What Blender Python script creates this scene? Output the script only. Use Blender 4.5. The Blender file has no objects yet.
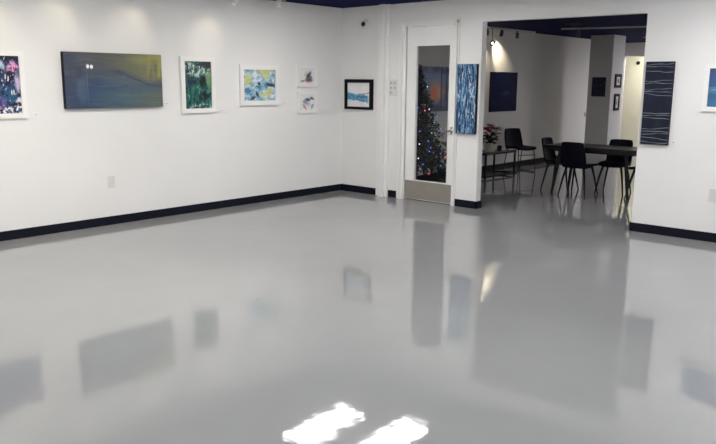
import bpy, bmesh, math, random
from mathutils import Vector, Matrix
random.seed(7)
S = 1.12                                   # the plan below is in units of the eye height / 1.5; S turns it into metres
PI = math.pi
scene = bpy.context.scene
col = scene.collection
L, F, ZC = 6.995, 7.489, 2.45              # left wall (y), far wall (x), ceiling
L2, ZB = 6.735, 2.36                       # back room: left wall (y), ceiling
WT = 0.10                                  # thickness of the far wall

# ------------------------------------------------------------------ materials
def lin(c):
    c = c / 255.0
    return c / 12.92 if c <= 0.04045 else ((c + 0.055) / 1.055) ** 2.4
def rgb(r, g, b):
    return (lin(r), lin(g), lin(b), 1.0)

class NB:
    """small node builder: every method returns an output socket"""
    def __init__(self, name, rough=0.55, spec=0.3):
        self.m = bpy.data.materials.new(name); self.m.use_nodes = True
        self.t = self.m.node_tree; self.n = self.t.nodes; self.l = self.t.links
        self.b = self.n['Principled BSDF']
        self.b.inputs['Roughness'].default_value = rough
        self.b.inputs['Specular IOR Level'].default_value = spec
        self.seed = 0
    def put(self, sock, v):
        if isinstance(v, bpy.types.NodeSocket): self.l.new(v, sock)
        else: sock.default_value = v
    def uv(self):
        return self.n.new('ShaderNodeTexCoord').outputs['UV']
    def obj(self):
        return self.n.new('ShaderNodeTexCoord').outputs['Object']
    def mapv(self, v, loc=(0,0,0), scale=(1,1,1), rot=0):
        m = self.n.new('ShaderNodeMapping'); self.l.new(v, m.inputs['Vector'])
        m.inputs['Location'].default_value = loc; m.inputs['Scale'].default_value = scale
        m.inputs['Rotation'].default_value = (0, 0, rot)
        return m.outputs[0]
    def noise(self, v, scale=5, detail=3, rough=0.5, dist=0.0, color=False):
        self.seed += 1
        k = self.n.new('ShaderNodeTexNoise')
        self.l.new(self.mapv(v, (self.seed*3.7, self.seed*1.9, self.seed*0.77)), k.inputs['Vector'])
        k.inputs['Scale'].default_value = scale; k.inputs['Detail'].default_value = detail
        k.inputs['Roughness'].default_value = rough; k.inputs['Distortion'].default_value = dist
        return k.outputs['Color' if color else 'Fac']
    def math(self, op, a, b=0.0, c=None):
        k = self.n.new('ShaderNodeMath'); k.operation = op
        self.put(k.inputs[0], a); self.put(k.inputs[1], b)
        if c is not None: self.put(k.inputs[2], c)
        return k.outputs[0]
    def step(self, v, lo, hi):
        k = self.n.new('ShaderNodeMapRange'); k.interpolation_type = 'SMOOTHSTEP'
        self.put(k.inputs[0], v)
        if lo < hi:
            k.inputs[1].default_value = lo; k.inputs[2].default_value = hi
        else:
            k.inputs[1].default_value = hi; k.inputs[2].default_value = lo
            k.inputs[3].default_value = 1.0; k.inputs[4].default_value = 0.0
        return k.outputs[0]
    def sep(self, v):
        k = self.n.new('ShaderNodeSeparateXYZ'); self.l.new(v, k.inputs[0]); return k.outputs[0], k.outputs[1]
    def warp(self, v, amt, scale):
        c = self.noise(v, scale, 3, color=True)
        s = self.n.new('ShaderNodeVectorMath'); s.operation = 'SUBTRACT'; self.l.new(c, s.inputs[0]); s.inputs[1].default_value = (.5,.5,.5)
        k = self.n.new('ShaderNodeVectorMath'); k.operation = 'MULTIPLY_ADD'
        self.l.new(s.outputs[0], k.inputs[0]); k.inputs[1].default_value = (amt, amt, 0); self.l.new(v, k.inputs[2])
        return k.outputs[0]
    def blob(self, v, cx, cy, rx, ry, soft=0.25, rot=0.0):
        a = self.n.new('ShaderNodeVectorMath'); a.operation = 'SUBTRACT'; self.l.new(v, a.inputs[0]); a.inputs[1].default_value = (cx, cy, 0)
        w = self.mapv(a.outputs[0], (0,0,0), (1,1,0), rot) if rot else a.outputs[0]
        b = self.n.new('ShaderNodeVectorMath'); b.operation = 'MULTIPLY'; self.l.new(w, b.inputs[0]); b.inputs[1].default_value = (1/rx, 1/ry, 0)
        c = self.n.new('ShaderNodeVectorMath'); c.operation = 'LENGTH'; self.l.new(b.outputs[0], c.inputs[0])
        return self.step(c.outputs['Value'], 1 + soft, 1 - soft)
    def mix(self, fac, a, b):
        k = self.n.new('ShaderNodeMix'); k.data_type = 'RGBA'
        self.put(k.inputs[0], fac); self.put(k.inputs[6], a); self.put(k.inputs[7], b)
        return k.outputs[2]
    def ramp(self, v, stops, interp='LINEAR'):
        k = self.n.new('ShaderNodeValToRGB'); self.l.new(v, k.inputs[0]); k.color_ramp.interpolation = interp
        e = k.color_ramp.elements
        while len(e) < len(stops): e.new(0.5)
        for i, (p, c) in enumerate(stops): e[i].position = p; e[i].color = c
        return k.outputs[0]
    def done(self, c):
        self.put(self.b.inputs['Base Color'], c); return self.m
    def bump(self, h, strength, dist):
        k = self.n.new('ShaderNodeBump'); self.l.new(h, k.inputs['Height'])
        k.inputs['Strength'].default_value = strength; k.inputs['Distance'].default_value = dist
        self.l.new(k.outputs[0], self.b.inputs['Normal'])

def paint(name, c, rough=0.6, spec=0.3, var=0.03, scale=6, metal=0.0, bump=0.0):
    k = NB(name, rough, spec)
    k.b.inputs['Metallic'].default_value = metal
    n = k.noise(k.obj(), scale, 4)
    d = tuple(x*(1-var*2) for x in c[:3]) + (1,); u = tuple(min(1, x*(1+var*2)) for x in c[:3]) + (1,)
    m = k.done(k.ramp(n, [(0.3, d), (0.7, u)]))
    if bump: k.bump(k.noise(k.obj(), 90, 3), bump, 0.002)
    return m
def glow(name, c, strength):
    m = bpy.data.materials.new(name); m.use_nodes = True; t = m.node_tree
    t.nodes.remove(t.nodes['Principled BSDF'])
    e = t.nodes.new('ShaderNodeEmission'); e.inputs[0].default_value = c; e.inputs[1].default_value = strength
    t.links.new(e.outputs[0], t.nodes['Material Output'].inputs[0]); return m

M = {}
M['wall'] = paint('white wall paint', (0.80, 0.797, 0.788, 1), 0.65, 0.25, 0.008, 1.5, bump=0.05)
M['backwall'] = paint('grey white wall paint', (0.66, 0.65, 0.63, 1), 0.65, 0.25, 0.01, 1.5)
M['cream'] = paint('cream wall paint', (0.80, 0.77, 0.63, 1), 0.65, 0.25, 0.01, 1.5)
M['ceiling'] = paint('navy ceiling paint', rgb(11, 16, 66), 0.8, 0.05, 0.05, 2)
M['base'] = paint('navy black rubber baseboard', rgb(10, 12, 28), 0.5, 0.2, 0.05, 4)
M['trim'] = paint('white gloss trim paint', (0.82, 0.82, 0.81, 1), 0.4, 0.35, 0.008, 3)
M['door'] = paint('white door paint', (0.83, 0.83, 0.82, 1), 0.4, 0.35, 0.008, 3)
M['steel'] = paint('brushed steel', (0.36, 0.335, 0.295, 1), 0.42, 0.4, 0.015, 12, metal=0.55)
M['chrome'] = paint('satin chrome', (0.5, 0.5, 0.5, 1), 0.25, 0.5, 0.02, 20, metal=1.0)
M['frame_white'] = paint('white frame lacquer', (0.84, 0.83, 0.81, 1), 0.4, 0.35, 0.01, 8)
M['frame_black'] = paint('black frame lacquer', rgb(10, 11, 18), 0.45, 0.15, 0.05, 8)
M['paper'] = paint('white mat board', (0.82, 0.82, 0.82, 1), 0.8, 0.1, 0.01, 8)
M['plastic'] = paint('white plastic', (0.68, 0.665, 0.655, 1), 0.4, 0.4, 0.01, 8)
M['slot'] = paint('grey plastic recess', (0.42, 0.41, 0.41, 1), 0.5, 0.3, 0.02, 8)
M['black_plastic'] = paint('black plastic', rgb(16, 16, 22), 0.3, 0.4, 0.03, 8)
M['chair'] = paint('dark navy leatherette', rgb(8, 10, 26), 0.6, 0.14, 0.08, 30, bump=0.1)
M['chair_leg'] = paint('black powder coated steel', rgb(9, 10, 18), 0.45, 0.25, 0.03, 8)
M['table'] = paint('black stained wood', rgb(18, 18, 26), 0.34, 0.35, 0.12, 12)
M['rail'] = paint('pale grey rail paint', (0.5, 0.5, 0.52, 1), 0.45, 0.3, 0.01, 8)
M['spot_white'] = paint('white lamp enamel', (0.8, 0.8, 0.78, 1), 0.35, 0.35, 0.01, 8)
M['spot_grey'] = paint('dark grey lamp enamel', rgb(70, 72, 80), 0.4, 0.35, 0.01, 8)
M['lens'] = glow('lit lamp lens', (1.0, 0.86, 0.62, 1), 12)
M['lens_soft'] = glow('soft lit lamp lens', (1.0, 0.9, 0.74, 1), 1.5)
M['panel'] = glow('lit panel diffuser', (1.0, 0.985, 0.985, 1), 28.0)
M['panel_left'] = glow('lit warm panel diffuser', (1.0, 0.955, 0.87, 1), 33.0)
M['panel_low'] = glow('lit softer panel diffuser', (1.0, 0.97, 0.935, 1), 15.0)
M['panel_fill'] = glow('added back room fill diffuser', (1.0, 0.95, 0.93, 1), 40.0)
M['panel_side'] = glow('lit side fixture diffuser', (0.97, 0.93, 1.0, 1), 60.0)
M['panel_warm'] = glow('lit corridor diffuser', (1.0, 0.96, 0.86, 1), 24.0)
M['pot'] = paint('pale foil pot wrap', (0.55, 0.52, 0.42, 1), 0.45, 0.4, 0.08, 14)
M['bract'] = paint('red poinsettia bract', rgb(150, 22, 44), 0.55, 0.3, 0.2, 20)
M['leaf'] = paint('dark green leaf', rgb(12, 24, 16), 0.5, 0.3, 0.25, 20)
M['soil'] = paint('dark soil', rgb(40, 30, 24), 0.9, 0.1, 0.2, 40)
M['needle'] = paint('dark evergreen needles', rgb(38, 48, 46), 0.7, 0.1, 0.25, 12)
M['bark'] = paint('brown bark', rgb(58, 44, 34), 0.8, 0.1, 0.2, 30)
M['cup'] = paint('black glazed cup', rgb(20, 20, 24), 0.25, 0.5, 0.03, 8)
M['sheet'] = paint('white printed sheet', (0.62, 0.62, 0.62, 1), 0.7, 0.2, 0.02, 20)

def floor_mat():
    k = NB('glossy grey epoxy floor', 0.1, 0.5)
    o = k.obj()
    n1 = k.noise(k.warp(o, 0.5, 0.7), 0.55, 5, 0.55)
    c = k.ramp(n1, [(0.3, (0.262, 0.266, 0.269, 1)), (0.7, (0.302, 0.306, 0.308, 1))])
    sp = k.n.new('ShaderNodeTexVoronoi'); k.l.new(o, sp.inputs['Vector']); sp.inputs['Scale'].default_value = 2.3
    c = k.mix(k.step(sp.outputs['Distance'], 0.02, 0.012), c, (0.12, 0.12, 0.12, 1))
    n2 = k.noise(o, 1.3, 4, 0.6)
    r = k.n.new('ShaderNodeMapRange'); k.l.new(n2, r.inputs[0])
    r.inputs[1].default_value = 0.3; r.inputs[2].default_value = 0.7; r.inputs[3].default_value = 0.02; r.inputs[4].default_value = 0.055
    k.l.new(r.outputs[0], k.b.inputs['Roughness'])
    h = k.math('ADD', k.math('MULTIPLY', k.noise(o, 2.2, 2, 0.5), 1.0), k.math('ADD', k.math('MULTIPLY', k.noise(o, 12, 3, 0.5), 0.20), k.math('MULTIPLY', k.noise(o, 42, 2, 0.5), 0.03)))
    k.bump(h, 0.16, 0.012)
    k.b.inputs['IOR'].default_value = 1.66
    return k.done(c)
M['floor'] = floor_mat()

def glass_mat():
    m = bpy.data.materials.new('clear door glass'); m.use_nodes = True; t = m.node_tree
    t.nodes.remove(t.nodes['Principled BSDF'])
    tr = t.nodes.new('ShaderNodeBsdfTransparent'); tr.inputs[0].default_value = (0.93, 0.94, 0.94, 1)
    gl = t.nodes.new('ShaderNodeBsdfGlossy'); gl.inputs['Roughness'].default_value = 0.01
    fr = t.nodes.new('ShaderNodeFresnel'); fr.inputs[0].default_value = 1.25
    mx = t.nodes.new('ShaderNodeMixShader')
    t.links.new(fr.outputs[0], mx.inputs[0]); t.links.new(tr.outputs[0], mx.inputs[1]); t.links.new(gl.outputs[0], mx.inputs[2])
    t.links.new(mx.outputs[0], t.nodes['Material Output'].inputs[0]); return m
M['glass'] = glass_mat()

# ---- the pictures' paint, each from layered noise and soft shapes in the canvas' own 0..1 coordinates
def art_city():
    k = NB('abstract paint navy pink and white', 0.5); u = k.uv()
    v = k.mapv(u, (-4.26, 0, 0), (5.263, 1, 1)); w = k.warp(v, 0.22, 3.5); s = k.mapv(v, (0,0,0), (1, 3, 1))
    c = k.ramp(k.noise(s, 3.0, 5, 0.6), [(0.36, rgb(18,18,42)), (0.48, rgb(26,40,84)), (0.56, rgb(34,84,118)), (0.66, rgb(92,78,140))])
    for cx, cy, rx, ry, cc in ((.5,.95,.9,.05,(24,26,42)), (.1,.85,.16,.07,(180,200,226)), (.5,.62,.28,.12,(22,24,56)), (.5,.34,.34,.12,(26,84,116)), (.1,.2,.14,.1,(96,80,150)), (.9,.55,.14,.13,(196,180,214)), (.97,.36,.12,.07,(26,20,34)), (.92,.22,.16,.05,(224,218,232))):
        c = k.mix(k.blob(w, cx, cy, rx, ry, 0.5), c, rgb(*cc))
    ring = k.math('MULTIPLY', k.blob(w, .66, .80, .30, .09, 0.35), k.blob(w, .66, .78, .15, .04, -0.35) if False else k.step(k.noise(s, 5, 3), 0.4, 0.56))
    c = k.mix(ring, c, rgb(226,150,196))
    t = k.step(k.noise(k.mapv(s, (0,0,0), (1.6, 0.8, 1)), 5.5, 4, 0.65), 0.585, 0.63)
    c = k.mix(k.math('MULTIPLY', t, 0.9), c, rgb(206,206,230))
    d = k.step(k.noise(s, 6, 4, 0.6), 0.42, 0.36)
    c = k.mix(k.math('MULTIPLY', d, 0.85), c, rgb(14,14,34))
    b = k.math('MULTIPLY', k.step(k.noise(s, 7, 3, 0.6), 0.5, 0.56), k.blob(w, .5, .06, .9, .06, 0.5))
    c = k.mix(b, c, rgb(228,228,232))
    for cx, cy, ro in ((.28,.64,.3), (.42,.61,.3), (.55,.37,0), (.66,.37,0)):
        c = k.mix(k.blob(v, cx, cy, .035, .045, 0.4, ro), c, rgb(214,206,214))
    return k.done(c)
def art_field():
    k = NB('blurred dusk landscape paint', 0.42, 0.35); v = k.uv(); x, y = k.sep(v)
    w = k.warp(v, 0.16, 2.2); wx, wy = k.sep(w)
    streak = k.noise(k.mapv(v, (0,0,0), (1.3, 5, 1)), 4, 5, 0.6)
    c = k.ramp(wy, [(0.0, rgb(46,62,88)), (0.3, rgb(48,70,102)), (0.5, rgb(62,76,98)), (0.68, rgb(78,82,90)), (0.92, rgb(80,82,86))])
    c = k.mix(k.step(x, 0.3, 0.0), c, rgb(60,68,86))
    c = k.mix(k.math('MULTIPLY', k.blob(w, 0.30, 0.2, 0.25, 0.25, 0.9), 0.8), c, rgb(44,66,100))
    c = k.mix(k.blob(w, 0.68, 0.18, 0.34, 0.22, 0.9), c, rgb(74,98,108))
    c = k.mix(k.blob(w, 1.0, 0.06, 0.26, 0.3, 0.8), c, rgb(92,104,94))
    c = k.mix(k.math('MULTIPLY', k.blob(w, 0.62, 0.5, 0.22, 0.09, 0.9), 0.7), c, rgb(92,102,110))
    ln = k.math('SUBTRACT', wy, k.math('MULTIPLY_ADD', k.step(x, 0.45, 0.95), -0.26, 0.66))
    up = k.math('MULTIPLY', k.step(ln, 0.0, 0.12), k.step(x, 0.25, 0.8))
    c = k.mix(k.math('MULTIPLY', up, 0.85), c, rgb(112,112,84))
    vs_ = k.noise(k.mapv(v, (0,0,0), (7, 0.7, 1)), 3.2, 4, 0.6)
    ye = k.math('MULTIPLY', k.math('MULTIPLY', k.step(vs_, 0.36, 0.62), k.step(x, 0.72, 0.98)), k.step(ln, 0.02, 0.2))
    c = k.mix(k.math('MULTIPLY', ye, 0.8), c, rgb(164,160,84))
    c = k.mix(k.math('MULTIPLY', k.blob(w, 0.82, 0.9, 0.14, 0.08, 0.8), 0.7), c, rgb(140,142,84))
    c = k.mix(k.math('MULTIPLY', k.math('MULTIPLY', k.step(k.math('ABSOLUTE', ln), 0.035, 0.0), k.step(x, 0.4, 0.65)), 0.75), c, rgb(58,66,80))
    c = k.mix(k.math('MULTIPLY', k.blob(w, 0.95, 0.42, 0.07, 0.08, 0.8), 0.7), c, rgb(74,82,90))
    c = k.mix(k.math('MULTIPLY', k.step(streak, 0.5, 0.75), 0.22), c, rgb(126,132,130))
    c = k.mix(k.math('MULTIPLY', k.step(streak, 0.48, 0.28), 0.3), c, rgb(36,46,70))
    c = k.mix(k.math('MULTIPLY', k.blob(k.warp(v, 0.04, 9), 0.16, 0.34, 0.045, 0.24, 0.5), 0.5), c, rgb(84,100,122))
    c = k.mix(k.math('MULTIPLY', k.blob(v, 0.145, 0.62, 0.03, 0.1, 0.6), 0.5), c, rgb(44,56,84))
    c = k.mix(k.math('MULTIPLY', k.blob(v, 0.215, 0.42, 0.005, 0.3, 0.6), 0.35), c, rgb(116,120,128))
    for cx, cy in ((0.225, 0.75), (0.262, 0.745)):
        c = k.mix(k.blob(k.warp(v, 0.012, 30), cx, cy, 0.014, 0.036, 0.25), c, rgb(236,238,244))
    return k.done(c)
def art_forest():
    k = NB('layered green forest paint', 0.5); v = k.uv(); w = k.warp(v, 0.14, 6)
    s = k.mapv(v, (0,0,0), (0.95, 0.95, 1))
    c = k.ramp(k.noise(s, 7, 6, 0.68, 0.6), [(0.36, rgb(14,28,44)), (0.46, rgb(22,60,66)), (0.54, rgb(40,100,90)), (0.62, rgb(84,140,118)), (0.70, rgb(160,192,180))])
    c = k.mix(k.math('MULTIPLY', k.step(k.noise(s, 9, 4, 0.65, 0.5), 0.49, 0.58), k.blob(w, 0.42, 0.84, 0.6, 0.15, 0.5)), c, rgb(200,214,208))
    c = k.mix(k.blob(w, 0.87, 0.94, 0.2, 0.09, 0.4), c, rgb(42,54,56))
    c = k.mix(k.blob(w, 0.55, 0.93, 0.16, 0.04, 0.4), c, rgb(50,60,64))
    c = k.mix(k.math('MULTIPLY', k.blob(w, 0.9, 0.62, 0.09, 0.15, 0.6), 0.75), c, rgb(132,168,104))
    c = k.mix(k.blob(w, 0.68, 0.57, 0.13, 0.13, 0.5), c, rgb(16,32,42))
    c = k.mix(k.math('MULTIPLY', k.blob(w, 0.2, 0.6, 0.22, 0.10, 0.5), 0.85), c, rgb(26,40,66))
    t = k.step(k.noise(k.mapv(v, (0,0,0), (1.6, 0.7, 1), 0.3), 8, 3, 0.6), 0.57, 0.65)
    c = k.mix(k.math('MULTIPLY', k.math('MULTIPLY', t, k.step(k.sep(v)[1], 0.75, 0.5)), 0.7), c, rgb(40,122,96))
    e = k.math('MULTIPLY', k.step(k.noise(v, 12, 3, 0.6), 0.5, 0.58), k.blob(w, 0.5, 0.03, 0.6, 0.06, 0.5))
    return k.done(k.mix(e, c, rgb(180,196,200)))
def art_pond():
    k = NB('pale blue and yellow abstract paint', 0.5); v0 = k.uv(); w = k.warp(v0, 0.2, 8); v = k.mapv(v0, (0,0,0), (1.33, 1, 1))
    c = k.ramp(k.noise(v, 6, 5, 0.65, 0.4), [(0.36, rgb(78,128,160)), (0.47, rgb(120,166,190)), (0.57, rgb(168,198,212)), (0.67, rgb(222,228,232))])
    c = k.mix(k.math('MULTIPLY', k.step(k.noise(v, 9, 4, 0.6), 0.55, 0.62), 0.8), c, rgb(212,220,232))
    br = k.math('MULTIPLY_ADD', k.step(k.noise(v, 13, 3, 0.6), 0.36, 0.5), 0.75, 0.15)
    for cx, cy, rx, ry in ((0.14, 0.70, 0.13, 0.17), (0.66, 0.94, 0.24, 0.08), (0.80, 0.27, 0.10, 0.14), (0.62, 0.17, 0.13, 0.06), (0.72, 0.78, 0.07, 0.13)):
        c = k.mix(k.math('MULTIPLY', k.blob(w, cx, cy, rx, ry, 0.5), br), c, rgb(208,208,104))
    for cx, cy, rx, ry in ((0.35, 0.85, 0.09, 0.1), (0.35, 0.62, 0.07, 0.05), (0.9, 0.13, 0.07, 0.06), (0.93, 0.66, 0.05, 0.06)):
        c = k.mix(k.math('MULTIPLY', k.blob(w, cx, cy, rx, ry, 0.5), 0.85), c, rgb(226,230,238))
    c = k.mix(k.blob(w, 0.12, 0.33, 0.1, 0.12, 0.5), c, rgb(74,126,160))
    for cx, cy, rx, ry in ((0.5, 0.53, 0.04, 0.05), (0.80, 0.53, 0.13, 0.06), (0.9, 0.47, 0.1, 0.05), (0.41, 0.22, 0.05, 0.1), (0.28, 0.06, 0.08, 0.06), (0.19, 0.56, 0.02, 0.03), (0.03, 0.78, 0.025, 0.05), (0.42, 0.45, 0.025, 0.03)):
        c = k.mix(k.math('MULTIPLY', k.blob(w, cx, cy, rx, ry, 0.45), 0.92), c, rgb(30,54,82))
    return k.done(c)
def art_splash(which):
    k = NB('ink splash on white paper ' + which, 0.7, 0.15); v = k.uv(); w = k.warp(v, 0.16, 8)
    c = k.ramp(k.noise(v, 3, 2), [(0.3, rgb(222,222,224)), (0.7, rgb(232,232,232))])
    if which == 'upper':
        spots = [((0.4, 0.66, 0.05, 0.13, .6), (206,206,150)), ((0.57, 0.55, 0.07, 0.2, .55), (40,40,58)), ((0.66, 0.42, 0.09, 0.12, 0), (96,92,110)),
                 ((0.6, 0.25, 0.17, 0.07, 0), (92,70,84)), ((0.2, 0.2, 0.09, 0.04, 0), (130,138,170)), ((0.44, 0.2, 0.06, 0.05, .5), (190,120,110))]
    else:
        spots = [((0.5, 0.68, 0.13, 0.08, 0), (44,42,58)), ((0.78, 0.76, 0.09, 0.05, .5), (70,66,80)), ((0.42, 0.5, 0.1, 0.08, 0), (120,150,180)),
                 ((0.3, 0.24, 0.05, 0.15, -.5), (190,128,110)), ((0.8, 0.26, 0.05, 0.1, .4), (120,150,176)), ((0.55, 0.42, 0.06, 0.1, 0), (190,190,198)), ((0.25,0.55,0.03,0.05,0),(110,100,110))]
    for (cx, cy, rx, ry, ro), cc in spots:
        c = k.mix(k.math('MULTIPLY', k.blob(w, cx, cy, rx*1.5, ry*1.45, 0.5, ro), 0.9), c, rgb(*cc))
    return k.done(c)
def art_wave():
    k = NB('blue wave on white canvas', 0.5); v = k.uv(); x, y = k.sep(v)
    w = k.warp(v, 0.22, 5); wx, wy = k.sep(w)
    c = k.ramp(k.noise(v, 3, 3), [(0.35, rgb(224,224,226)), (0.7, rgb(236,236,236))])
    mid = k.math('SUBTRACT', wy, k.math('MULTIPLY_ADD', x, -0.12, 0.43))
    band = k.step(k.math('ABSOLUTE', mid), 0.20, 0.10)
    bl = k.ramp(k.noise(k.mapv(v, (0,0,0), (1,2,1)), 7, 5, 0.65), [(0.38, rgb(38,106,150)), (0.55, rgb(82,150,186)), (0.68, rgb(176,204,216))])
    c = k.mix(k.math('MULTIPLY', band, k.step(x, 1.0, 0.85)), c, bl)
    ln = k.step(k.math('ABSOLUTE', k.math('SUBTRACT', k.math('ADD', wy, k.math('MULTIPLY', x, -0.35)), 0.26)), 0.018, 0.006)
    c = k.mix(k.math('MULTIPLY', k.math('MULTIPLY', ln, k.step(x, 0.55, 0.7)), 0.8), c, rgb(60,70,80))
    return k.done(c)
def art_rain():
    k = NB('streaked blue rain paint', 0.5); v = k.uv()
    n = k.noise(k.mapv(v, (0,0,0), (5, 2.2, 1)), 2.2, 6, 0.68)
    c = k.ramp(n, [(0.36, rgb(14,30,62)), (0.46, rgb(28,66,108)), (0.53, rgb(58,106,146)), (0.60, rgb(130,168,196)), (0.68, rgb(214,226,236))])
    b = k.step(k.noise(k.mapv(v, (0,0,0), (5, 1.6, 1)), 3, 4, 0.6), 0.54, 0.62)
    c = k.mix(k.math('MULTIPLY', b, 0.75), c, rgb(20,44,84))
    d = k.step(k.noise(k.mapv(v, (0,0,0), (6, 3.5, 1)), 2.4, 4, 0.65), 0.565, 0.63)
    return k.done(k.mix(k.math('MULTIPLY', d, 0.85), c, rgb(206,222,234)))
def art_lines():
    k = NB('dark slate canvas with pale lines', 0.5, 0.2); v = k.uv(); x, y = k.sep(v)
    c = k.ramp(k.noise(v, 3, 4), [(0.3, rgb(22,26,42)), (0.7, rgb(34,39,56))])
    for i, (y0, sl) in enumerate(((0.965, .01), (0.94, .0), (0.895, -.035), (0.765, .02), (0.74, -.01), (0.665, .03), (0.645, -.015), (0.61, -.02), (0.375, .0), (0.35, .015), (0.335, -.02), (0.19, .03), (0.165, -.01), (0.13, .02), (0.09, -.03), (0.03, .01))):
        wob = k.noise(k.mapv(v, (0,0,0), (1.0, 0.03, 1)), 1.8, 1, 0.3)
        yy = k.math('ADD', y, k.math('ADD', k.math('MULTIPLY_ADD', wob, 0.05, -0.025), k.math('MULTIPLY', x, -sl*.6)))
        d = k.step(k.math('ABSOLUTE', k.math('SUBTRACT', yy, y0)), 0.0055, 0.0015)
        g = k.step(k.noise(k.mapv(v, (0,0,0), (1, 0.03, 1)), 2.2, 2), 0.3, 0.62)
        c = k.mix(k.math('MULTIPLY', d, k.math('MULTIPLY_ADD', g, 0.45, 0.25)), c, rgb(150,158,166))
    return k.done(c)
def art_sea():
    k = NB('misty blue seascape paint', 0.45); v = k.uv(); x, y = k.sep(k.warp(v, 0.08, 3))
    c = k.ramp(y, [(0.0, rgb(70,116,150)), (0.3, rgb(56,98,138)), (0.45, rgb(84,128,156)), (0.55, rgb(60,92,138)), (0.95, rgb(60,82,124))])
    h = k.math('MULTIPLY', k.step(k.math('ABSOLUTE', k.math('SUBTRACT', y, 0.47)), 0.06, 0.0), k.step(k.noise(k.mapv(v,(0,0,0),(2,8,1)), 3, 3), 0.45, 0.6))
    return k.done(k.mix(k.math('MULTIPLY', h, 0.5), c, rgb(150,184,192)))
def art_navy():
    k = NB('deep navy paint', 0.6, 0.08); v = k.uv()
    c = k.ramp(k.noise(k.mapv(v, (0,0,0), (1, 3, 1)), 3, 4), [(0.3, rgb(10,19,56)), (0.7, rgb(15,26,68))])
    return k.done(k.mix(k.math('MULTIPLY', k.blob(k.warp(v, .2, 4), 0.55, 0.45, 0.1, 0.05, 0.6), 0.12), c, rgb(90,110,150)))
def art_reflection():  # dim window reflection with mullions and orange glow, put into the colour
    k = NB('slate blue and orange reflection paint', 0.5); v = k.uv(); w = k.warp(v, 0.12, 5)
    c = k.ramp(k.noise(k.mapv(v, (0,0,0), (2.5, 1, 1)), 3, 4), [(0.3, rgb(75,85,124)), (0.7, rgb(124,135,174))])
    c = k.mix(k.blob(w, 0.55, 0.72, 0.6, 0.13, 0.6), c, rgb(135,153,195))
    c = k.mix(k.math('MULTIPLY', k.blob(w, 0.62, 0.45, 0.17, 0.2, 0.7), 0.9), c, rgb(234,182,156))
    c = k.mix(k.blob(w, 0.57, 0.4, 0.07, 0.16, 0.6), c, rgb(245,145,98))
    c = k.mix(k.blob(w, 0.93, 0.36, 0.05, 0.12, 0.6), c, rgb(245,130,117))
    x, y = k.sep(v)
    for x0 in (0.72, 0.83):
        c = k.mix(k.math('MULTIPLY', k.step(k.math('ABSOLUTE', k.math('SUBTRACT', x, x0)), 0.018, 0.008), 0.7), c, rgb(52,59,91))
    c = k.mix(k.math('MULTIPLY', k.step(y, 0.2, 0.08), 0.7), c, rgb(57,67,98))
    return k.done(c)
def art_dark_grid():
    k = NB('dark patterned print', 0.5); v = k.uv()
    n = k.noise(v, 9, 4, 0.7)
    return k.done(k.ramp(n, [(0.4, rgb(26,24,40)), (0.56, rgb(44,42,64)), (0.68, rgb(96,92,116))]))
def art_figure(name, sx):
    k = NB(name, 0.6); v = k.uv(); w = k.warp(v, 0.25, 6)
    c = k.mix(k.blob(w, 0.5, 0.5, 0.3, 0.36, 0.3), rgb(214,214,220), rgb(90,92,108))
    t = k.step(k.noise(k.mapv(v, (0,0,0), (sx, 4, 1)), 4, 3), 0.52, 0.6)
    return k.done(k.mix(k.math('MULTIPLY', t, 0.7), c, rgb(206,206,214)))

# ------------------------------------------------------------------ mesh helpers
def add_box(bm, x0, x1, y0, y1, z0, z1, bev=0.0, mi=0):
    vs = [bm.verts.new((x, y, z)) for x in (x0, x1) for y in (y0, y1) for z in (z0, z1)]
    idx = ((0,1,3,2), (4,6,7,5), (0,4,5,1), (2,3,7,6), (0,2,6,4), (1,5,7,3))
    fs = [bm.faces.new([vs[i] for i in f]) for f in idx]
    for f in fs: f.material_index = mi
    if bev > 0:
        es = list({e for f in fs for e in f.edges})
        bmesh.ops.bevel(bm, geom=es, offset=bev, segments=2, affect='EDGES', profile=0.5)
    return fs
def add_tube(bm, pts, radii, n=10, cap=True):
    pts = [Vector(p) for p in pts]
    if not isinstance(radii, (list, tuple)): radii = [radii]*len(pts)
    rings = []
    up = Vector((0.31, 0.17, 0.93))
    for i, p in enumerate(pts):
        d = (pts[min(i+1, len(pts)-1)] - pts[max(i-1, 0)]).normalized()
        a = d.cross(up)
        if a.length < 1e-3: a = d.cross(Vector((1, 0, 0)))
        a.normalize(); b = d.cross(a)
        rings.append([bm.verts.new(p + (a*math.cos(t) + b*math.sin(t))*radii[i]) for t in [2*PI*k/n for k in range(n)]])
    for r0, r1 in zip(rings, rings[1:]):
        for k in range(n): bm.faces.new((r0[k], r0[(k+1) % n], r1[(k+1) % n], r1[k]))
    if cap:
        bm.faces.new(list(reversed(rings[0]))); bm.faces.new(rings[-1])
def add_lathe(bm, prof, n=20, c=(0, 0, 0), axis='z'):
    rings = []
    for r, h in prof:
        ring = []
        for k in range(n):
            t = 2*PI*k/n; a, b = max(r, 1e-4)*math.cos(t), max(r, 1e-4)*math.sin(t)
            v = (a, b, h) if axis == 'z' else (a, h, b)
            ring.append(bm.verts.new((c[0]+v[0], c[1]+v[1], c[2]+v[2])))
        rings.append(ring)
    for r0, r1 in zip(rings, rings[1:]):
        for k in range(n): bm.faces.new((r0[k], r0[(k+1) % n], r1[(k+1) % n], r1[k]))
    bm.faces.new(list(reversed(rings[0]))); bm.faces.new(rings[-1])
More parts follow.
